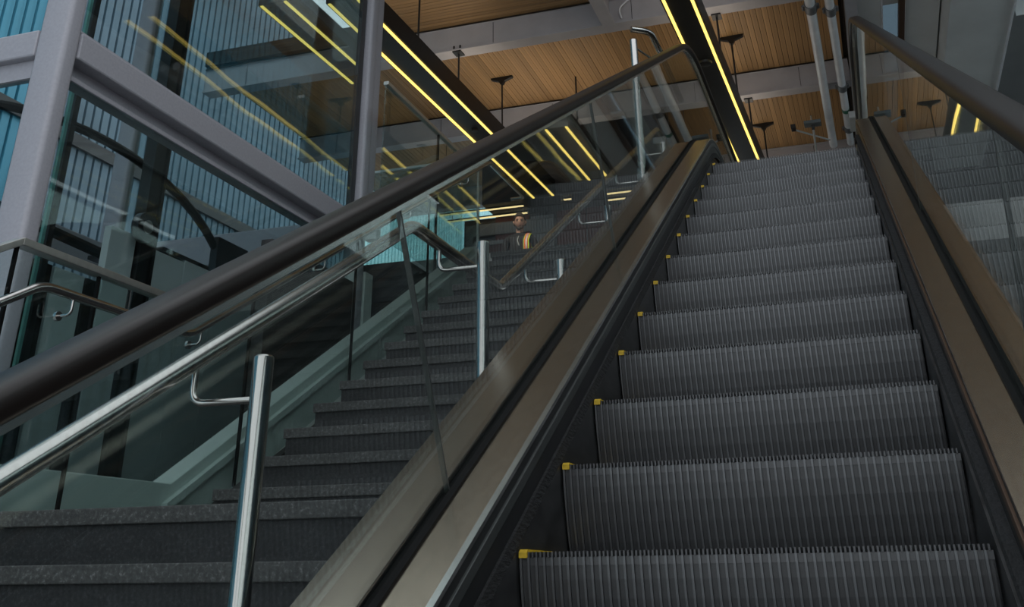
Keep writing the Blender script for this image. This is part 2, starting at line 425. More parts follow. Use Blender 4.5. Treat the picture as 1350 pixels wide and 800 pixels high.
for sd in (-1, 1):
    xi = .545 if sd < 0 else .572        # inner deck edge
    f = lambda a, b, h0, h1: rect(min(sd*a, sd*b), max(sd*a, sd*b), h0, h1)
    E(sweep(MB(), f(.5335, .540, -.34, .012), PS), 'skirt_panel', 'skirt')
    E(sweep(MB(), f(.531 if sd < 0 else .540, xi+.006, .012, .050), P0), 'brush_strip', 'brush')
    E(sweep(MB(), f(xi-.006, xi+.01, .050, .101), P0), 'lower_trim', 'dark_trim')
    E(sweep(MB(), f(xi-.010, xi+.01, .101, .129), P0), 'grey_trim', 'grey_trim' if sd < 0 else 'copper', bevel=.002)
    E(sweep(MB(), f(xi-.003, xi+.01, .129, .155), P0), 'upper_trim', 'dark_trim')
    E(sweep(MB(), f(xi-.006, xi+.010, .155, .166), P0), 'deck_edge_trim', 'bright_edge' if sd < 0 else 'deck')
    E(sweep(MB(), f(xi+.010, .655, .150, .165), P0), 'inner_deck', 'deck', bevel=.001)
    E(sweep(MB(), [(sd*.655, .15), (sd*.655, .172), (sd*.668, .178), (sd*.670, .166), (sd*.690, .166), (sd*.692, .178), (sd*.700, .172), (sd*.700, .15)], P0), 'glass_gasket', 'gasket')
    xo = .86 if sd < 0 else .775
    E(sweep(MB(), f(.700, xo, .148, .163), P0), 'outer_deck', 'outer_deck', bevel=.002)
    E(sweep(MB(), f(xo-.03, xo, -.55, .148), P0), 'outer_cladding', 'charcoal')
    joints = [-2.33, -.022, 2.293, 4.60] if sd < 0 else [-2.2, .135, 2.47, 4.78]
    ends = [-3.4]+joints+[9.6]
    for a, b in zip(ends[:-1], ends[1:]):
        E(glass_panel(a+.004, b-.004, sd*.680), 'glass_panel', 'esc_glass')
    for a in joints[:3]:
        mbj = MB(); j0 = (a*C30-S30*.165, a*S30+C30*.165); j1 = (a*C30-S30*.88, a*S30+C30*.88)
        d = (.003*C30, .003*S30)
        mbj.prism([(j0[0]-d[0], j0[1]-d[1]), (j0[0]+d[0], j0[1]+d[1]), (j1[0]+d[0], j1[1]+d[1]), (j1[0]-d[0], j1[1]-d[1])], 'x', sd*.680-.0065, sd*.680+.0065)
        E(mbj, 'glass_joint', 'grey_trim')
    # handrail profile, with newel turning down at the top end
    hp = []
    for j in range(20):
        a = 2*PI*j/20; cx = math.copysign(abs(math.cos(a))**.6, math.cos(a)); cz = math.copysign(abs(math.sin(a))**.7, math.sin(a))
        hp.append((sd*.680+.041*cx, HR+.024*cz))
    pth = list(PH)
    for j in range(1, 13):          # newel: rotate the frame about a centre below the handrail
        a = PI*j/12; R = .36
        # offset HR measured from virtual reference
        cy, cz = Y1, ZHAND+HR-R
        ny, nz = math.sin(a), math.cos(a)
        pth.append((cy+ny*(R-HR), cz+nz*(R-HR), ny, nz))
    E(sweep(MB(), hp, pth), 'handrail', 'rubber', True)
    E(sweep(MB(), f(.664, .696, .868, .884), PH), 'handrail_guide', 'bright_edge')

# ------------------------------------------------------------------ staircase beside the escalator
D, H = .33, .1897
SX0, SX1 = -3.017, -.905
YF2, ZF2 = 2.374, .376
stairs = thing('staircase', 'dark granite staircase with rough nosings running up beside the escalator', 'stairs', (0, 0, ZBOT))
PIN = Matrix.Translation((0, 0, -ZBOT))
NB = .056
bmb = MB().box(SX0+.012, SX1, .016, D+.03, -H, -NB)
nmb = MB().box(SX0, SX1, 0, D+.02, -NB+.0, 0)
body0 = nose0 = None
def stair_step(y, z, deep=None):
    global body0, nose0
    if body0 is None:
        body0 = b = bmb.build('stair_step', 'stone'); nose0 = n = nmb.build('nosing', 'stone_nose', bevel=.004)
    else:
        b = cp(body0); n = cp(nose0)
    b.parent = stairs; b.matrix_parent_inverse = PIN; b.location = (0, y, z)
    n.parent = b; n.location = (0, 0, 0)
nose_first = None
for k in range(0, 14): stair_step(YF2+k*D, ZF2+k*H)
for k in range(0, 10): stair_step(.74-k*D, .186-k*H)
lp = MB().box(SX0, SX1, .74+D, YF2+.03, .186-.09, .1855).build('landing_slab', 'stone'); lp.parent = stairs; lp.matrix_parent_inverse = PIN
mk = MB().box(-1.905, -1.895, -.0, .001, -.13, -.06).build('scuff_mark', 'grey_trim'); mk.parent = stairs; mk.matrix_parent_inverse = PIN; mk.location = (0, YF2+D*1+.0155, ZF2+H*1)
# soffit under flight so no light leaks between
sof = MB().prism([(YF2, .186-.05), (YF2+13*D+.3, ZF2+13*H-.2), (YF2+13*D+.3, ZF2+13*H-.6), (YF2, -.25)], 'x', SX0+.03, SX1).build('stair_slab', 'charcoal'); sof.parent = stairs; sof.matrix_parent_inverse = PIN
# zig-zag strip gap and pale stringer left of the steps
def slopeline(y): return .398 if y < 2.207 else .398+(y-2.207)*.545
st = MB().prism([(-2.6, -1.75), (.9, .39), (2.207, .398), (6.68, .398+4.473*.565), (6.68, 2.14), (2.6, -.05), (1.0, -.05), (-2.0, -1.75)], 'x', -3.30, -3.16).build('stringer', 'stringer', None, bevel=.006)
st.parent = stairs; st.matrix_parent_inverse = PIN
st2 = MB().prism([(2.15, .30), (6.68, .30+4.53*.565), (6.68, .255+4.53*.565), (2.15, .255)], 'x', -3.16, -3.125).build('stringer_lip', 'stringer'); st2.parent = stairs; st2.matrix_parent_inverse = PIN
stb = MB().prism([(1.8, -.02), (6.68, 2.457), (6.68, 2.337), (1.8, -.20)], 'x', -3.07, -3.02).build('base_channel', 'dark_trim'); stb.parent = stairs; stb.matrix_parent_inverse = PIN

# ------------------------------------------------------------------ glass guard along the left of the stair
XG = -3.09
guard = thing('glass_guard', 'frameless green-tinted glass guard along the left edge of the staircase', 'railing', (XG, 1.4, ZBOT))
GP = Matrix.Translation((-XG, -1.4, -ZBOT))
def G(mb, name, m, **k):
    o = mb.build(name, m, None, **k); o.parent = guard; o.matrix_parent_inverse = GP; return o
def gtop(y): return 1.275+(y-.80)*T30 if y < .80 else 1.275 if y < 2.0 else 1.275+(y-2.0)*T30
def gbot(y): return .10+(y-.74)*T30 if y < .74 else .10 if y < YF2-.2 else .10+(y-YF2+.2)*T30
seams = [-1.9, -.5, .80, 1.335, 2.68, 3.97, 5.28, 6.55]
for a, b in zip(seams[:-1], seams[1:]):
    ys = sorted({a+.006, b-.006}|{q for q in (2.0, YF2-.2, .74) if a+.006 < q < b-.006})
    poly = [(q, gbot(q)) for q in ys]+[(q, gtop(q)) for q in reversed(ys)]
    G(MB().prism(poly, 'x', XG-.0075, XG+.0075), 'glass_panel', 'guard_glass')
    if b < 6:
        G(MB().box(XG-.008, XG+.008, b-.009, b+.0055, gbot(b)+.02, gtop(b)-.02), 'glass_joint', 'gasket')
capth = .035
ys = [-1.9, .80, 2.0, 6.55]
for a, b in zip(ys[:-1], ys[1:]):
    za, zb = gtop(a), gtop(b)
    G(MB().prism([(a, za-capth/2), (b, zb-capth/2), (b, zb+capth/2), (a, za+capth/2)], 'x', XG-.032, XG+.032), 'cap_rail', 'cap', bevel=.003)
# upper-floor guard
ug = thing('glass_guard', 'glass guard with metal cap rail on the upper floor beside the white mullion', 'railing', (-3.34, 6, ZTOP))
UP = Matrix.Translation((3.34, -6, -ZTOP))
for (a, b) in ((4.80, 6.02), (6.03, 6.70)):
    o = MB().prism([(a, 2.50), (b, 2.50), (b, 3.90), (a, 3.90)], 'x', -3.348, -3.332).build('glass_panel', 'guard_glass'); o.parent = ug; o.matrix_parent_inverse = UP
o = MB().box(-3.365, -3.315, 4.80, 6.72, 3.90, 3.935).build('cap_rail', 'cap', bevel=.003); o.parent = ug; o.matrix_parent_inverse = UP
o = MB().box(-3.352, -3.328, 6.02, 6.03, 2.50, 3.90).build('glass_joint', 'gasket'); o.parent = ug; o.matrix_parent_inverse = UP
ug2 = thing('glass_guard', 'glass guard facing the stair head, between the standing person and the elevator', 'railing', (-4, 6.8, ZTOP))
UP2 = Matrix.Translation((4, -6.8, -ZTOP))
for (a, b) in ((-4.46, -3.86), (-3.85, -3.22)):
    o = MB().box(a, b, 6.80, 6.815, ZTOP, 3.90).build('glass_panel', 'guard_glass'); o.parent = ug2; o.matrix_parent_inverse = UP2
o = MB().box(-4.47, -3.2, 6.785, 6.83, 3.90, 3.93).build('cap_rail', 'cap', bevel=.003); o.parent = ug2; o.matrix_parent_inverse = UP2
o = MB().box(-3.215, -3.195, 6.797, 6.818, ZTOP, 3.93).build('end_post', 'cap'); o.parent = ug2; o.matrix_parent_inverse = UP2

# ------------------------------------------------------------------ handrails
XR = -1.206
hr = thing('stair_handrail', 'stainless tube handrail on posts between the staircase and the escalator', 'handrail', (XR, 1.3, .186))
HP = Matrix.Translation((-XR, -1.3, -.186))
def zr(y): return 1.136+(y-.792)*T30 if y < .792 else 1.136 if y < 1.782 else 1.136+(y-1.782)*T30
YRT = 1.782+(ZTOP+.95-1.136)/T30
pts = fillet([(XR, -2.6, zr(-2.6)), (XR, .792, 1.136), (XR, 1.782, 1.136), (XR, YRT, ZTOP+.95), (XR, YRT+.35, ZTOP+.95)], .055)
def HH(mb, name, m, sm=True, par=None):
    o = mb.build(name, m, None, sm); 
    if par: o.parent = par
    else: o.parent = hr; o.matrix_parent_inverse = HP
    return o
HH(MB().tube(pts, .0245, 20), 'rail', 'steel')
XP = -1.02
for y in (-1.55, -.437, 1.06, 2.181, 3.284, 4.42, 5.55):
    zt = zr(y)-.005
    if y < .74: zb_ = .186+math.floor((y-.74)/D+1e-6)*H
    elif y < YF2: zb_ = .186
    else: zb_ = ZF2+math.floor((y-YF2)/D)*H
    p = HH(MB().tube([(XP, y, zb_), (XP, y, zt-.012), (XP, y, zt-.004), (XP, y, zt)], [.0245, .0245, .0235, .019], 20), 'post', 'steel')
    a = fillet([(XP, y, zt-.10), (XR, y, zt-.10), (XR, y, zr(y)-.02)], .035)
    HH(MB().tube(a, .0085, 12), 'bracket_arm', 'steel', par=None)
    HH(MB().tube([(XP, y, zb_+.0), (XP, y, zb_+.012)], .045, 20), 'base_flange', 'steel')
# rail on the glass guard
XL = -3.005
gl = thing('stair_handrail', 'slim stainless handrail bracketed to the glass guard left of the stairs', 'handrail', (XL, 1.3, .186))
GL = Matrix.Translation((-XL, -1.3, -.186))
def zl(y): return 1.10+(y-.90)*T30 if y < .90 else 1.10 if y < 1.98 else 1.10+(y-1.98)*T30
YLT = 1.98+(ZTOP+.93-1.10)/T30
pts = fillet([(XL, -1.8, zl(-1.8)), (XL, .90, 1.10), (XL, 1.98, 1.10), (XL, YLT, ZTOP+.93), (XL, YLT+1.15, ZTOP+.93), (XL-.16, YLT+1.15, ZTOP+.93)], .06)
o = MB().tube(pts, .021, 16).build('rail', 'steel', None, True); o.parent = gl; o.matrix_parent_inverse = GL
for y in (-.3, 1.10, 2.08, 3.35, 4.70, 6.0):
    z = zl(y)
    o = MB().tube(fillet([(XG+.008, y, z-.085), (XL, y, z-.085), (XL, y, z-.015)], .03), .0075, 10).build('bracket', 'steel', None, True); o.parent = gl; o.matrix_parent_inverse = GL
    o2 = MB().tube([(XG+.007, y, z-.085), (XG+.022, y, z-.085)], .022, 16).build('rosette', 'steel', None, True); o2.parent = gl; o2.matrix_parent_inverse = GL
# looped rail end by the top of the escalator
lr = thing('looped_handrail', 'stainless handrail end with a curved return and post beside the escalator head', 'handrail', (-.84, 4.3, 2.6))
LP = Matrix.Translation((.84, -4.3, -2.6))
def LL(mb, name):
    o = mb.build(name, 'steel', None, True); o.parent = lr; o.matrix_parent_inverse = LP; return o
zz = 3.70
LL(MB().tube(fillet([(-.965, 4.17, zz), (-.835, 4.26, zz), (-.828, 4.7, zz), (-.835, 5.6, zz)], .09, 8), .025, 16), 'rail')
def deckz(y): return y*T30+.163/C30
LL(MB().tube([(-.955, 4.17, deckz(4.17)-1.2), (-.955, 4.17, 3.60), (-.955, 4.17, 3.605)], [.029, .029, .022], 16), 'post')
LL(MB().tube(fillet([(-.955, 4.17, 3.545), (-.832, 4.56, 3.56), (-.83, 4.58, 3.69)], .03), .008, 10), 'bracket_arm')

# ------------------------------------------------------------------ glass elevator shaft
XE = -3.70
el = thing('elevator_shaft', 'glazed elevator shaft with grey-mauve steel columns and beams', 'elevator', (XE, 3.4, ZBOT))
EP = Matrix.Translation((-XE, -3.4, -ZBOT))
def L(mb, name, m, bevel=0, label=None, smooth=False, par=None):
    o = mb.build(name, m, None, smooth, True, bevel)
    if par: o.parent = par
    else: o.parent = el; o.matrix_parent_inverse = EP
    if label: o['label'] = label
    return o
ZE = 9.5
def rbox(mb, x0, x1, y0, y1, z0, z1, r=.03, k=4):
    poly = []
    for (cx, cy, a0) in ((x1-r, y1-r, 0), (x0+r, y1-r, PI/2), (x0+r, y0+r, PI), (x1-r, y0+r, 1.5*PI)):
        for j in range(k+1): a = a0+PI/2*j/k; poly.append((cx+r*math.cos(a), cy+r*math.sin(a)))
    return mb.prism(poly, 'z', z0, z1)
XB = -6.3
L(rbox(MB(), -3.91, -3.70, 1.42, 1.54, ZBOT, ZE), 'corner_column', 'paint', smooth=True)
L(rbox(MB(), -3.86, -3.70, 5.16, 5.30, ZBOT, ZE), 'corner_column', 'paint', smooth=True)
L(rbox(MB(), -3.90, -3.72, 5.302, 5.44, 2.9, ZE, .012), 'cover_plate', 'paint', smooth=True)
L(MB().box(-3.80, -3.68, 5.445, 5.54, 2.70, 2.98), 'end_bracket', 'white')
for y in (1.42, 5.14): L(rbox(MB(), XB-.2, XB, y, y+.12, ZBOT, ZE), 'corner_column', 'paint', smooth=True)
for (zb0, zt0) in ((2.53, 2.815), (6.30, 6.585)):
    # +X face beam: proud fascia, recessed soffit, lower lip
    L(MB().box(-3.86, -3.702, 1.541, 5.139, zb0+.115, zt0), 'beam', 'paint', .012)
    L(MB().box(-3.86, -3.80, 1.541, 5.139, zb0+.03, zb0+.115), 'beam_recess', 'paint')
    L(MB().box(-3.86, -3.755, 1.541, 5.139, zb0, zb0+.03), 'beam_lip', 'paint', .004)
    L(MB().box(-3.80, -3.715, 1.541, 5.139, zt0, zt0+.012), 'glazing_bead', 'paint')
    L(MB().box(XB, -3.911, 1.425, 1.53, zb0+.115, zt0), 'beam', 'paint', .012)
    L(MB().box(XB, -3.911, 1.475, 1.53, zb0, zb0+.114), 'beam_recess', 'paint')
    L(MB().box(XB, -3.90, 5.15, 5.25, zb0, zt0), 'beam', 'paint', .012)
    L(MB().box(XB-.18, XB-.02, 1.541, 5.139, zb0, zt0), 'beam', 'paint', .012)
for (z0, z1) in ((ZBOT+.02, 2.528), (2.83, 6.298), (6.60, 9.4)):
    L(MB().box(-3.785, -3.765, 1.541, 5.139, z0, z1), 'glass_pane', 'elev_glass')
    L(MB().box(XB, -3.911, 1.49, 1.505, z0, z1), 'glass_pane', 'elev_glass')
    L(MB().box(XB, -3.861, 5.19, 5.205, z0, z1), 'glass_pane', 'elev_glass')
# dark glazing edge by the far column
L(MB().box(-3.80, -3.76, 5.06, 5.138, 2.83, 6.29), 'glazing_seal', 'charcoal')
# inside: guide rails, bracket ring, cladding panels
for (x, y) in ((-4.62, 3.46), (-5.9, 2.4)):
    L(MB().box(x-.05, x+.05, y-.06, y+.06, ZBOT, ZE), 'guide_rail', 'black')
    L(MB().box(x-.05, x+.05, y+.09, y+.12, ZBOT, ZE), 'guide_rail', 'black')
L(MB().box(-4.44, -4.42, 2.29, 2.315, ZBOT, ZE), 'glass_fin', 'glass_edge')
L(MB().box(-4.60, -4.56, 2.48, 2.53, ZBOT, ZE), 'guide_rail', 'charcoal')
arc = [(-4.9+1.0*math.cos(a)*.2, 3.0+1.75*math.cos(a), 2.0+.95*math.sin(a)) for a in [PI*j/24 for j in range(25)]]
L(MB().tube(arc, .035, 8), 'arched_duct', 'black', smooth=True)
L(MB().tube([(-5.0, 1.6, 2.22), (-4.75, 3.4, 2.05), (-4.7, 4.6, 1.7)], .04, 8), 'traveling_cable', 'black', smooth=True)
for (a, b, z1, m_) in ((1.62, 1.95, 1.75, 'pale_panel'), (1.97, 2.20, 1.9, 'dark_panel'), (2.22, 2.42, 1.65, 'pale_panel'), (2.44, 2.62, 1.8, 'dark_panel'), (2.64, 2.93, 1.8, 'pale_panel'), (2.95, 3.08, 1.8, 'dark_panel'),
                     (3.10, 3.38, 2.22, 'pale_panel'), (3.40, 3.60, 2.3, 'dark_panel'), (3.62, 3.98, 2.18, 'pale_panel'), (3.985, 4.40, 2.20, 'pale_panel'), (4.405, 5.05, 2.20, 'pale_panel')):
    L(MB().box(-4.66, -4.60, a, b, ZBOT, z1), 'cladding_panel', m_, .004)
L(MB().box(-5.3, -4.60, 3.70, 4.30, 2.20, 2.23), 'machine_cover', 'dark_panel')
L(MB().tube([(-4.56, 3.36, 2.27), (-4.50, 3.36, 2.27)], .11, 20), 'pulley', 'charcoal', smooth=True)
L(MB().tube([(-4.52, 3.36, 2.27), (-4.49, 3.36, 2.27)], .05, 16), 'pulley', 'cap', smooth=True)
L(MB().box(-4.75, -4.68, 4.5, 4.95, 2.2, 2.55), 'control_gear', 'black')
L(MB().box(-3.795, -3.70, 3.78, 5.11, ZBOT, 2.22), 'base_panel', 'dark_panel', .003)
L(MB().box(-3.80, -3.69, 5.302, 5.45, ZBOT, 2.36), 'base_jamb', 'stringer')
L(MB().box(-3.80, -3.70, 5.115, 5.139, ZBOT, 2.40), 'base_jamb', 'stringer')

# ------------------------------------------------------------------ linear light fixtures
RZ_ = -.027
def fixture(x, y0, y1, wd, label, zb=5.4, ht=.27, rods=(), m='led', led=.032, body='black', rodx=0, rz=RZ_, sensor=None, spot=None):
    t = thing('linear_light', label, 'light', (x, y0, zb), rz=rz, group='linear ceiling lights')
    ln = y1-y0
    MB().box(-wd/2, wd/2, 0, ln, .012, ht).build('housing', body, t)
    for s in (-1, 1):
        a = s*(wd/2-.02); b = s*(wd/2-.02-led)
        MB().box(min(a, b), max(a, b), 0.01, ln-.01, 0, .014).build('led_strip', m, t)
    if spot:      # added spot in the housing, there to brighten the standing person
        sy = spot-y0
        hd_ = MB().tube([(0, sy, .012), (0, sy, -.02)], .045, 14).build('added_spot_head', 'charcoal', t, True)
        ld = bpy.data.lights.new('added_spot_lamp', 'SPOT'); ld.energy = 120; ld.color = (1, .86, .7); ld.spot_size = 1.3; ld.shadow_soft_size = .04
        lo = bpy.data.objects.new('added_spot_lamp', ld); COL.objects.link(lo); lo.parent = t; lo.location = (0, sy, -.05); lo.rotation_euler = (.75, 0, 0)
    MB().box(-wd/2+.05, wd/2-.05, .05, ln-.05, ht, ht+.012).build('added_uplight_strip', 'added_uplight', t)  # added strip, hidden from below, lights the timber planks
    for (ry_, zt, kind) in rods:
        r = MB().tube([(rodx, ry_-y0, ht), (rodx, ry_-y0, zt-zb)], .013, 8).build('suspension_rod', 'black', t, True)
        h = zt-zb
        if kind == 'T':
            MB().prism([(-.17, h+.07), (.17, h+.07), (.17, h+.045), (.045, h+.0), (.02, h-.05), (-.02, h-.05), (-.045, h), (-.17, h+.045)], 'y', ry_-y0-.03, ry_-y0+.03).build('bracket', 'black', r).location.x = rodx
        elif kind == 'C':
            MB().box(rodx-.06, rodx+.06, ry_-y0-.09, ry_-y0+.06, h-.01, h+.012).build('clamp', 'black', r)
            for s in (-.045, .045): MB().tube([(rodx+s, ry_-y0-.07, h), (rodx+s, ry_-y0-.07, h+.09)], .012, 6).build('bolt', 'black', r)
    if sensor:
        MB().tube([(0, sensor-y0, .012), (0, sensor-y0, -.012), (0, sensor-y0, -.02)], [.085, .075, .05], 16).build('smoke_sensor', 'black', t, True)
    return t
fixture(-4.30, 5.6, 12.24, .40, 'long black linear light with twin yellow strips, nearest the white mullion', spot=9.3, rods=((7.45, 6.62, None), (8.72, 6.29, 'C'), (10.37, 6.62, 'T')))
fixture(-.985, 5.2, 14.4, .36, 'long black linear light with twin yellow strips above the escalator head', rodx=.13, rods=((8.89, 6.29, 'C'), (10.23, 6.62, 'T'), (11.6, 6.29, 'C'), (13.5, 6.62, 'T')), sensor=8.35)
fixture(-5.02, 4.2+1.2, 7.45, .36, 'linear light seen through the elevator glass, yellow strips', rods=((6.0, 6.68, None),))
fixture(-3.14, 9.62, 11.75, .36, 'added short linear light standing in for yellow reflections in the escalator glass', rods=((10.7, 6.68, None),))  # added fixture, takes the place of mirrored yellow lines in the balustrade
def xstrip(x0, x1, y, label):
    t = thing('strip_light', label, 'light', (x0, y, 5.40), group='strip lights under the bulkhead')
    MB().box(0, x1-x0, -.03, .03, .0, .02).build('housing', 'black', t)
    for q in (.08, x1-x0-.08):
        MB().tube([(q, 0, .02), (q, 0, 1.31 if x0 < -5.3 else .021)], .006, 6).build('suspension_rod', 'black', t)
    MB().box(.01, x1-x0-.01, -.022, .022, -.012, 0).build('led_strip', 'led_far', t)
xstrip(-6.02, -4.54, 12.50, 'front left strip light crossing above the standing person')
xstrip(-6.03, -4.59, 12.86, 'rear left strip light crossing above the standing person')
xstrip(-3.16, -2.68, 12.42, 'front right strip light beyond the stair handrail')
xstrip(-3.20, -2.84, 12.72, 'rear right strip light beyond the stair handrail')
xstrip(-3.85, -3.71, 12.45, 'tiny strip light between the left and right strip lights')

# ------------------------------------------------------------------ pipes and devices on the ceiling
def pipe(x0, x1, r, label, joints, band=None):
    y0, y1 = 7.6, 13.6
    t = thing('ceiling_pipe', label, 'pipe', (x0, y0, 6.2), group='ceiling pipes'); dx = (x1-x0)/(y1-y0)
    MB().tube([(0, 0, 0), (x1-x0, y1-y0, 0)], r, 16).build('pipe', 'pipe', t, True)
    for j in joints:
        c = MB().tube([((j-y0)*dx, j-y0-.09, 0), ((j-y0)*dx, j-y0+.09, 0)], r*1.22, 16).build('coupling', 'pipe_joint', t, True)
        for s in (-1, 1):
            MB().tube([((j-y0)*dx+s*r*1.45, j-y0-.05, 0), ((j-y0)*dx+s*r*1.45, j-y0+.05, 0)], .018, 8).build('bolt', 'pipe_joint', c, True)
    for hy in (9.4, 12.3):
        MB().tube([((hy-y0)*dx, hy-y0, r), ((hy-y0)*dx, hy-y0, .48)], .01, 6).build('hanger_rod', 'pipe_joint', t)
    if band: MB().tube([((band-y0)*dx, band-y0-.06, 0), ((band-y0)*dx, band-y0+.06, 0)], r*1.03, 16).build('green_band', 'green', t, True)
pipe(.385, .43, .062, 'thicker white ceiling pipe, the left one of two beside the escalator head', (8.85,))
pipe(.60, .70, .055, 'thinner white ceiling pipe with a green band, right of the thicker pipe', (9.0, 11.35, 12.95), 12.2)
jb = thing('junction_box', 'white square junction box fixed to the thinner ceiling pipe', 'box', (.80, 12.35, 6.0))
MB().box(-.10, .10, -.30, .28, .0, .10).build('box', 'white', jb, bevel=.01); MB().box(-.09, .09, -.29, .27, -.008, .0).build('lid', 'white', jb)
fl = thing('floodlight', 'grey flat floodlight on a white pole under the far ceiling', 'light', (.17, 12.16, 5.98))
MB().box(-.125, .125, -.09, .09, .02, .07).build('head', 'camera_grey', fl, bevel=.006)
MB().tube([(0, 0, .02), (0, .02, -.05)], .022, 8).build('swivel', 'black', fl, True)
MB().tube([(0, .02, -.05), (-.02, 1.25, .02)], .014, 8).build('pole', 'white', fl, True); MB().tube([(-.02, 1.25, .02), (-.02, 1.25, .70)], .014, 8).build('hanger', 'white', fl, True)
cmr = thing('camera_arm', 'small dark camera on a slanted arm beside the floodlight', 'camera', (-.115, 12.16, 5.98))
MB().box(-.035, .035, -.07, .07, -.02, .05).build('camera_body', 'black', cmr, bevel=.005)
MB().tube([(.02, .06, .0), (.50, .95, .12)], .014, 8).build('arm', 'white', cmr, True)

# ------------------------------------------------------------------ steel soffit and girder at the upper right
sf = thing('ceiling_girder', 'wide pale grey box girder running along the upper right, above the right handrail', 'girder', (2.35, 6, 6.05))
MB().box(-.36, .36, -2.5, 9, .0, .02).build('bottom_plate', 'lightgrey', sf)
MB().box(-.36, -.34, -2.5, 9, .02, .65).build('side_plate', 'lightgrey', sf); MB().box(.34, .36, -2.5, 9, .02, .65).build('side_plate', 'lightgrey', sf)
MB().box(.36, .385, -2.5, 9, -.03, .03).build('edge_flange', 'pipe', sf)
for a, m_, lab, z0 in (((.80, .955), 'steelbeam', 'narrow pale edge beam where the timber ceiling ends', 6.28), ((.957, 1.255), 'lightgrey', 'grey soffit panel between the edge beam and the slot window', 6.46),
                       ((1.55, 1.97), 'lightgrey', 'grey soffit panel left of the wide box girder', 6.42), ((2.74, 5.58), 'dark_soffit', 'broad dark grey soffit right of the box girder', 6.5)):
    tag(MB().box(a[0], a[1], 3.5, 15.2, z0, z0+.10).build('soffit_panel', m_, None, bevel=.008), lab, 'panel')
tag(MB().box(1.46, 1.535, 3.5, 15.2, 6.36, 6.44).build('edge_trim', 'copper', None), 'thin brown metal trim beside the slot window', 'trim')
sw = thing('slot_window', 'narrow bluish slot window in the soffit above the right handrail', 'window', (1.36, 9, 6.44))
MB().box(-.085, .16, -5.5, 6.2, 0.005, .017).build('pane', 'slot_glass', sw)
MB().box(-.102, -.088, -5.5, 6.2, -.03, .05).build('frame', 'pipe', sw)
for yy in (.35, 2.6):
    MB().box(-.09, .10, yy, yy+.16, -.03, -.005).build('bracket', 'white', sw, bevel=.004)
bk = thing('gusset_plate', 'bolted steel gusset plate at the right edge of the picture', 'bracket', (2.82, 9.6, 6.05))
MB().box(-.05, .60, .0, .02, -.02, .40).build('plate', 'lightgrey', bk); MB().box(-.05, .60, -.12, .12, .40, .42).build('flange', 'steelbeam', bk)
for (dx, dz) in ((.16, .12), (.16, .26)): MB().tube([(dx, -.05, dz), (dx, 0, dz)], .03, 6).build('bolt', 'pipe', bk)

# ------------------------------------------------------------------ person at the head of the stairs
def skin_obj(name, verts, edges, radii, m, sub=2):
    me = bpy.data.meshes.new(name); me.from_pydata(verts, edges, []); me.update()
    o = bpy.data.objects.new(name, me); COL.objects.link(o)
    sk = o.modifiers.new('skin', 'SKIN'); sk.use_smooth_shade = True
    for i, r in enumerate(radii):
        me.skin_vertices[0].data[i].radius = (r, r) if not isinstance(r, tuple) else r
        me.skin_vertices[0].data[i].use_root = (i == 0)
    o.modifiers.new('sub', 'SUBSURF').levels = sub; o.modifiers['sub'].render_levels = sub
    me.materials.append(M[m]); return o
pr = thing('person', 'person in a black top with a hi-vis shoulder strip, standing at the stair head', 'person', (-4.03, 10.72, ZTOP), rz=.12)
V = []; Ed = []; Rr = []
def chain(pts, start=None):
    prev = start; ids = []
    for (p, r) in pts:
        V.append(p); Rr.append(r); i = len(V)-1
        if prev is not None: Ed.append((prev, i))
        prev = i; ids.append(i)
    return ids
sp = chain([((0, 0, .95), (.155, .11)), ((0, -.01, 1.10), (.145, .105)), ((0, -.01, 1.25), (.165, .115)), ((0, 0, 1.40), (.15, .10)), ((0, .005, 1.49), (.06, .06)), ((0, -.01, 1.56), (.052, .055))])
for s in (-1, 1):
    chain([((s*.19, 0, 1.415), .062), ((s*.225, .02, 1.28), .052), ((s*.245, .01, 1.13), .045), ((s*.25, -.06, 1.0), .037), ((s*.25, -.12, .90), .028)], sp[3])
    chain([((s*.095, 0, .86), .092), ((s*.10, -.01, .66), .078), ((s*.105, -.01, .48), .058), ((s*.105, .015, .28), .052), ((s*.105, .03, .09), .04), ((s*.11, -.07, .045), .04), ((s*.11, -.16, .035), .032)], sp[0])
body = skin_obj('body', V, Ed, Rr, 'shirt'); body.parent = pr
body['label'] = 'black long-sleeved clothing'
# head with facial relief
bm = bmesh.new(); bmesh.ops.create_uvsphere(bm, u_segments=28, v_segments=20, radius=1)
for v in bm.verts:
    x, y, z = v.co
    fx = .076*(1-.16*max(0, -z)); v.co = (x*fx, y*.098*(1-.10*max(0, -z)), z*.120)
    X, Y, Z = v.co
    if Y < -.02:
        if abs(X) < .016 and -.03 < Z < .022: v.co.y -= .020*(1-abs(X)/.016)*(1-(Z+.03)/.07)
        for ex in (-.031, .031):
            d = math.hypot(X-ex, Z-.012)
            if d < .020: v.co.y += .010*(1-d/.02)
        if abs(X) < .028 and abs(Z+.052) < .010: v.co.y += .004
        if abs(X) < .025 and Z < -.085: v.co.y -= .010
hm = bpy.data.meshes.new('head'); bm.to_mesh(hm); bm.free()
for p in hm.polygons: p.use_smooth = True
hm.materials.append(M['skin'])
head = bpy.data.objects.new('head', hm); COL.objects.link(head); head.parent = pr; head.location = (0, -.02, 1.655); head.rotation_euler = (.16, 0, .16)
nk = MB().tube([(0, 0, 1.47), (0, -.012, 1.56), (0, -.015, 1.60)], [.060, .054, .052], 14).build('neck', 'skin', pr, True)
bm = bmesh.new(); bmesh.ops.create_uvsphere(bm, u_segments=24, v_segments=16, radius=1)
dl = [v for v in bm.verts if (v.co.z < .05 and v.co.y < -.1) or v.co.z < -.45 or (v.co.y < -.62 and v.co.z < .55)]
for v in bm.verts: v.co = (v.co.x*.090, v.co.y*.114+.006, v.co.z*.138+.010)
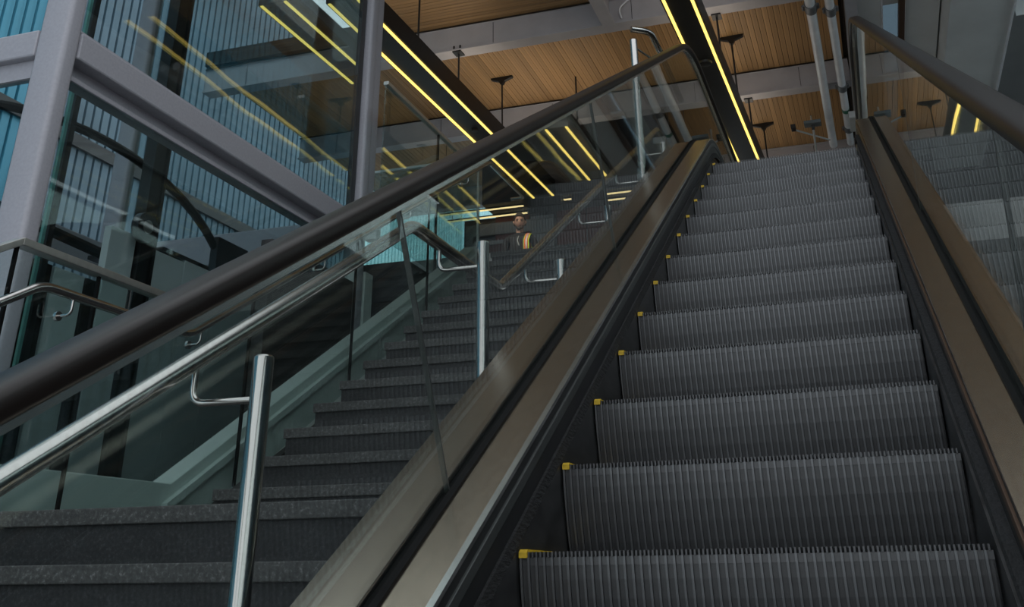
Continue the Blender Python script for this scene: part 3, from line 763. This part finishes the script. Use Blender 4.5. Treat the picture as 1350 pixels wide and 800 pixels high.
bmesh.ops.delete(bm, geom=dl, context='VERTS')
hm = bpy.data.meshes.new('hair'); bm.to_mesh(hm); bm.free(); hm.materials.append(M['hair'])
for p in hm.polygons: p.use_smooth = True
hair = bpy.data.objects.new('hair', hm); COL.objects.link(hair); hair.parent = head; sm_ = hair.modifiers.new('solid', 'SOLIDIFY'); sm_.thickness = .008
for ex in (-.031, .031):
    e = MB().tube([(ex, -.088, .012), (ex, -.078, .012)], [.008, .012], 10).build('eye', 'black', head, True)
    b_ = MB().box(ex-.018, ex+.018, -.094, -.082, .028, .034).build('eyebrow', 'hair', head)
    er = MB().tube([(ex*2.4, .0, -.02), (ex*2.75, .012, .0), (ex*2.6, .012, .025)], [.010, .016, .010], 8).build('ear', 'skin', head, True)
MB().box(-.022, .022, -.098, -.084, -.057, -.051).build('mouth', 'red', head)
bd = MB().tube([(-.050, -.050, -.055), (-.035, -.078, -.085), (0, -.090, -.098), (.035, -.078, -.085), (.050, -.050, -.055)], [.012, .017, .020, .017, .012], 8).build('beard', 'hair', head, True)
for s in (-1, 1):
    bx_, by_, bz_ = s*.25, -.125, .885
    hd = MB().tube([(bx_, by_+.02, bz_+.03), (bx_, by_-.02, bz_-.02), (bx_, by_-.045, bz_-.06)], [.028, .040, .034], 10).build('hand', 'skin', pr, True)
    for j, (dx, ln) in enumerate(((-.027, .06), (-.009, .072), (.009, .068), (.027, .052))):
        MB().tube([(bx_+dx, by_-.045, bz_-.055), (bx_+dx, by_-.07, bz_-.055-ln*.6), (bx_+dx*.9, by_-.065, bz_-.055-ln)], [.0095, .0085, .007], 8).build('finger', 'skin', hd, True)
    MB().tube([(bx_-s*.03, by_-.02, bz_-.01), (bx_-s*.052, by_-.045, bz_-.035), (bx_-s*.05, by_-.06, bz_-.06)], [.011, .010, .008], 8).build('thumb', 'skin', hd, True)
vst = MB()
def vstrip(name, m, x0, x1, off):
    mb = MB(); prof = [(-.115-off, 1.02), (-.135-off, 1.15), (-.148-off, 1.26), (-.140-off, 1.36), (-.105-off, 1.445), (-.03, 1.475+off), (.04, 1.47+off), (.105, 1.40), (.12, 1.25), (.115, 1.02)]
    vs = []
    for (y, z) in prof:
        sl = (z-1.02)*.10
        vs += [(x0+sl*.0+(.02 if z > 1.4 else 0), y, z), (x1+(.02 if z > 1.4 else 0), y, z)]
    mb.add(vs, [(2*k, 2*k+1, 2*k+3, 2*k+2) for k in range(len(prof)-1)])
    o = mb.build(name, m, pr); so = o.modifiers.new('solid', 'SOLIDIFY'); so.thickness = .006; return o
vstrip('vest_strap', 'vest', .075, .155, .004); vstrip('orange_tape', 'vest_orange', .085, .105, .009); vstrip('silver_tape', 'vest_silver', .106, .126, .010); vstrip('orange_tape', 'vest_orange', .127, .137, .009)
for s in (-1,): MB().tube(fillet([(.0, -.10, 1.43), (-.015, -.135, 1.36), (.012, -.15, 1.28)], .02), .007, 6).build('lanyard', 'vest_silver', pr, True)
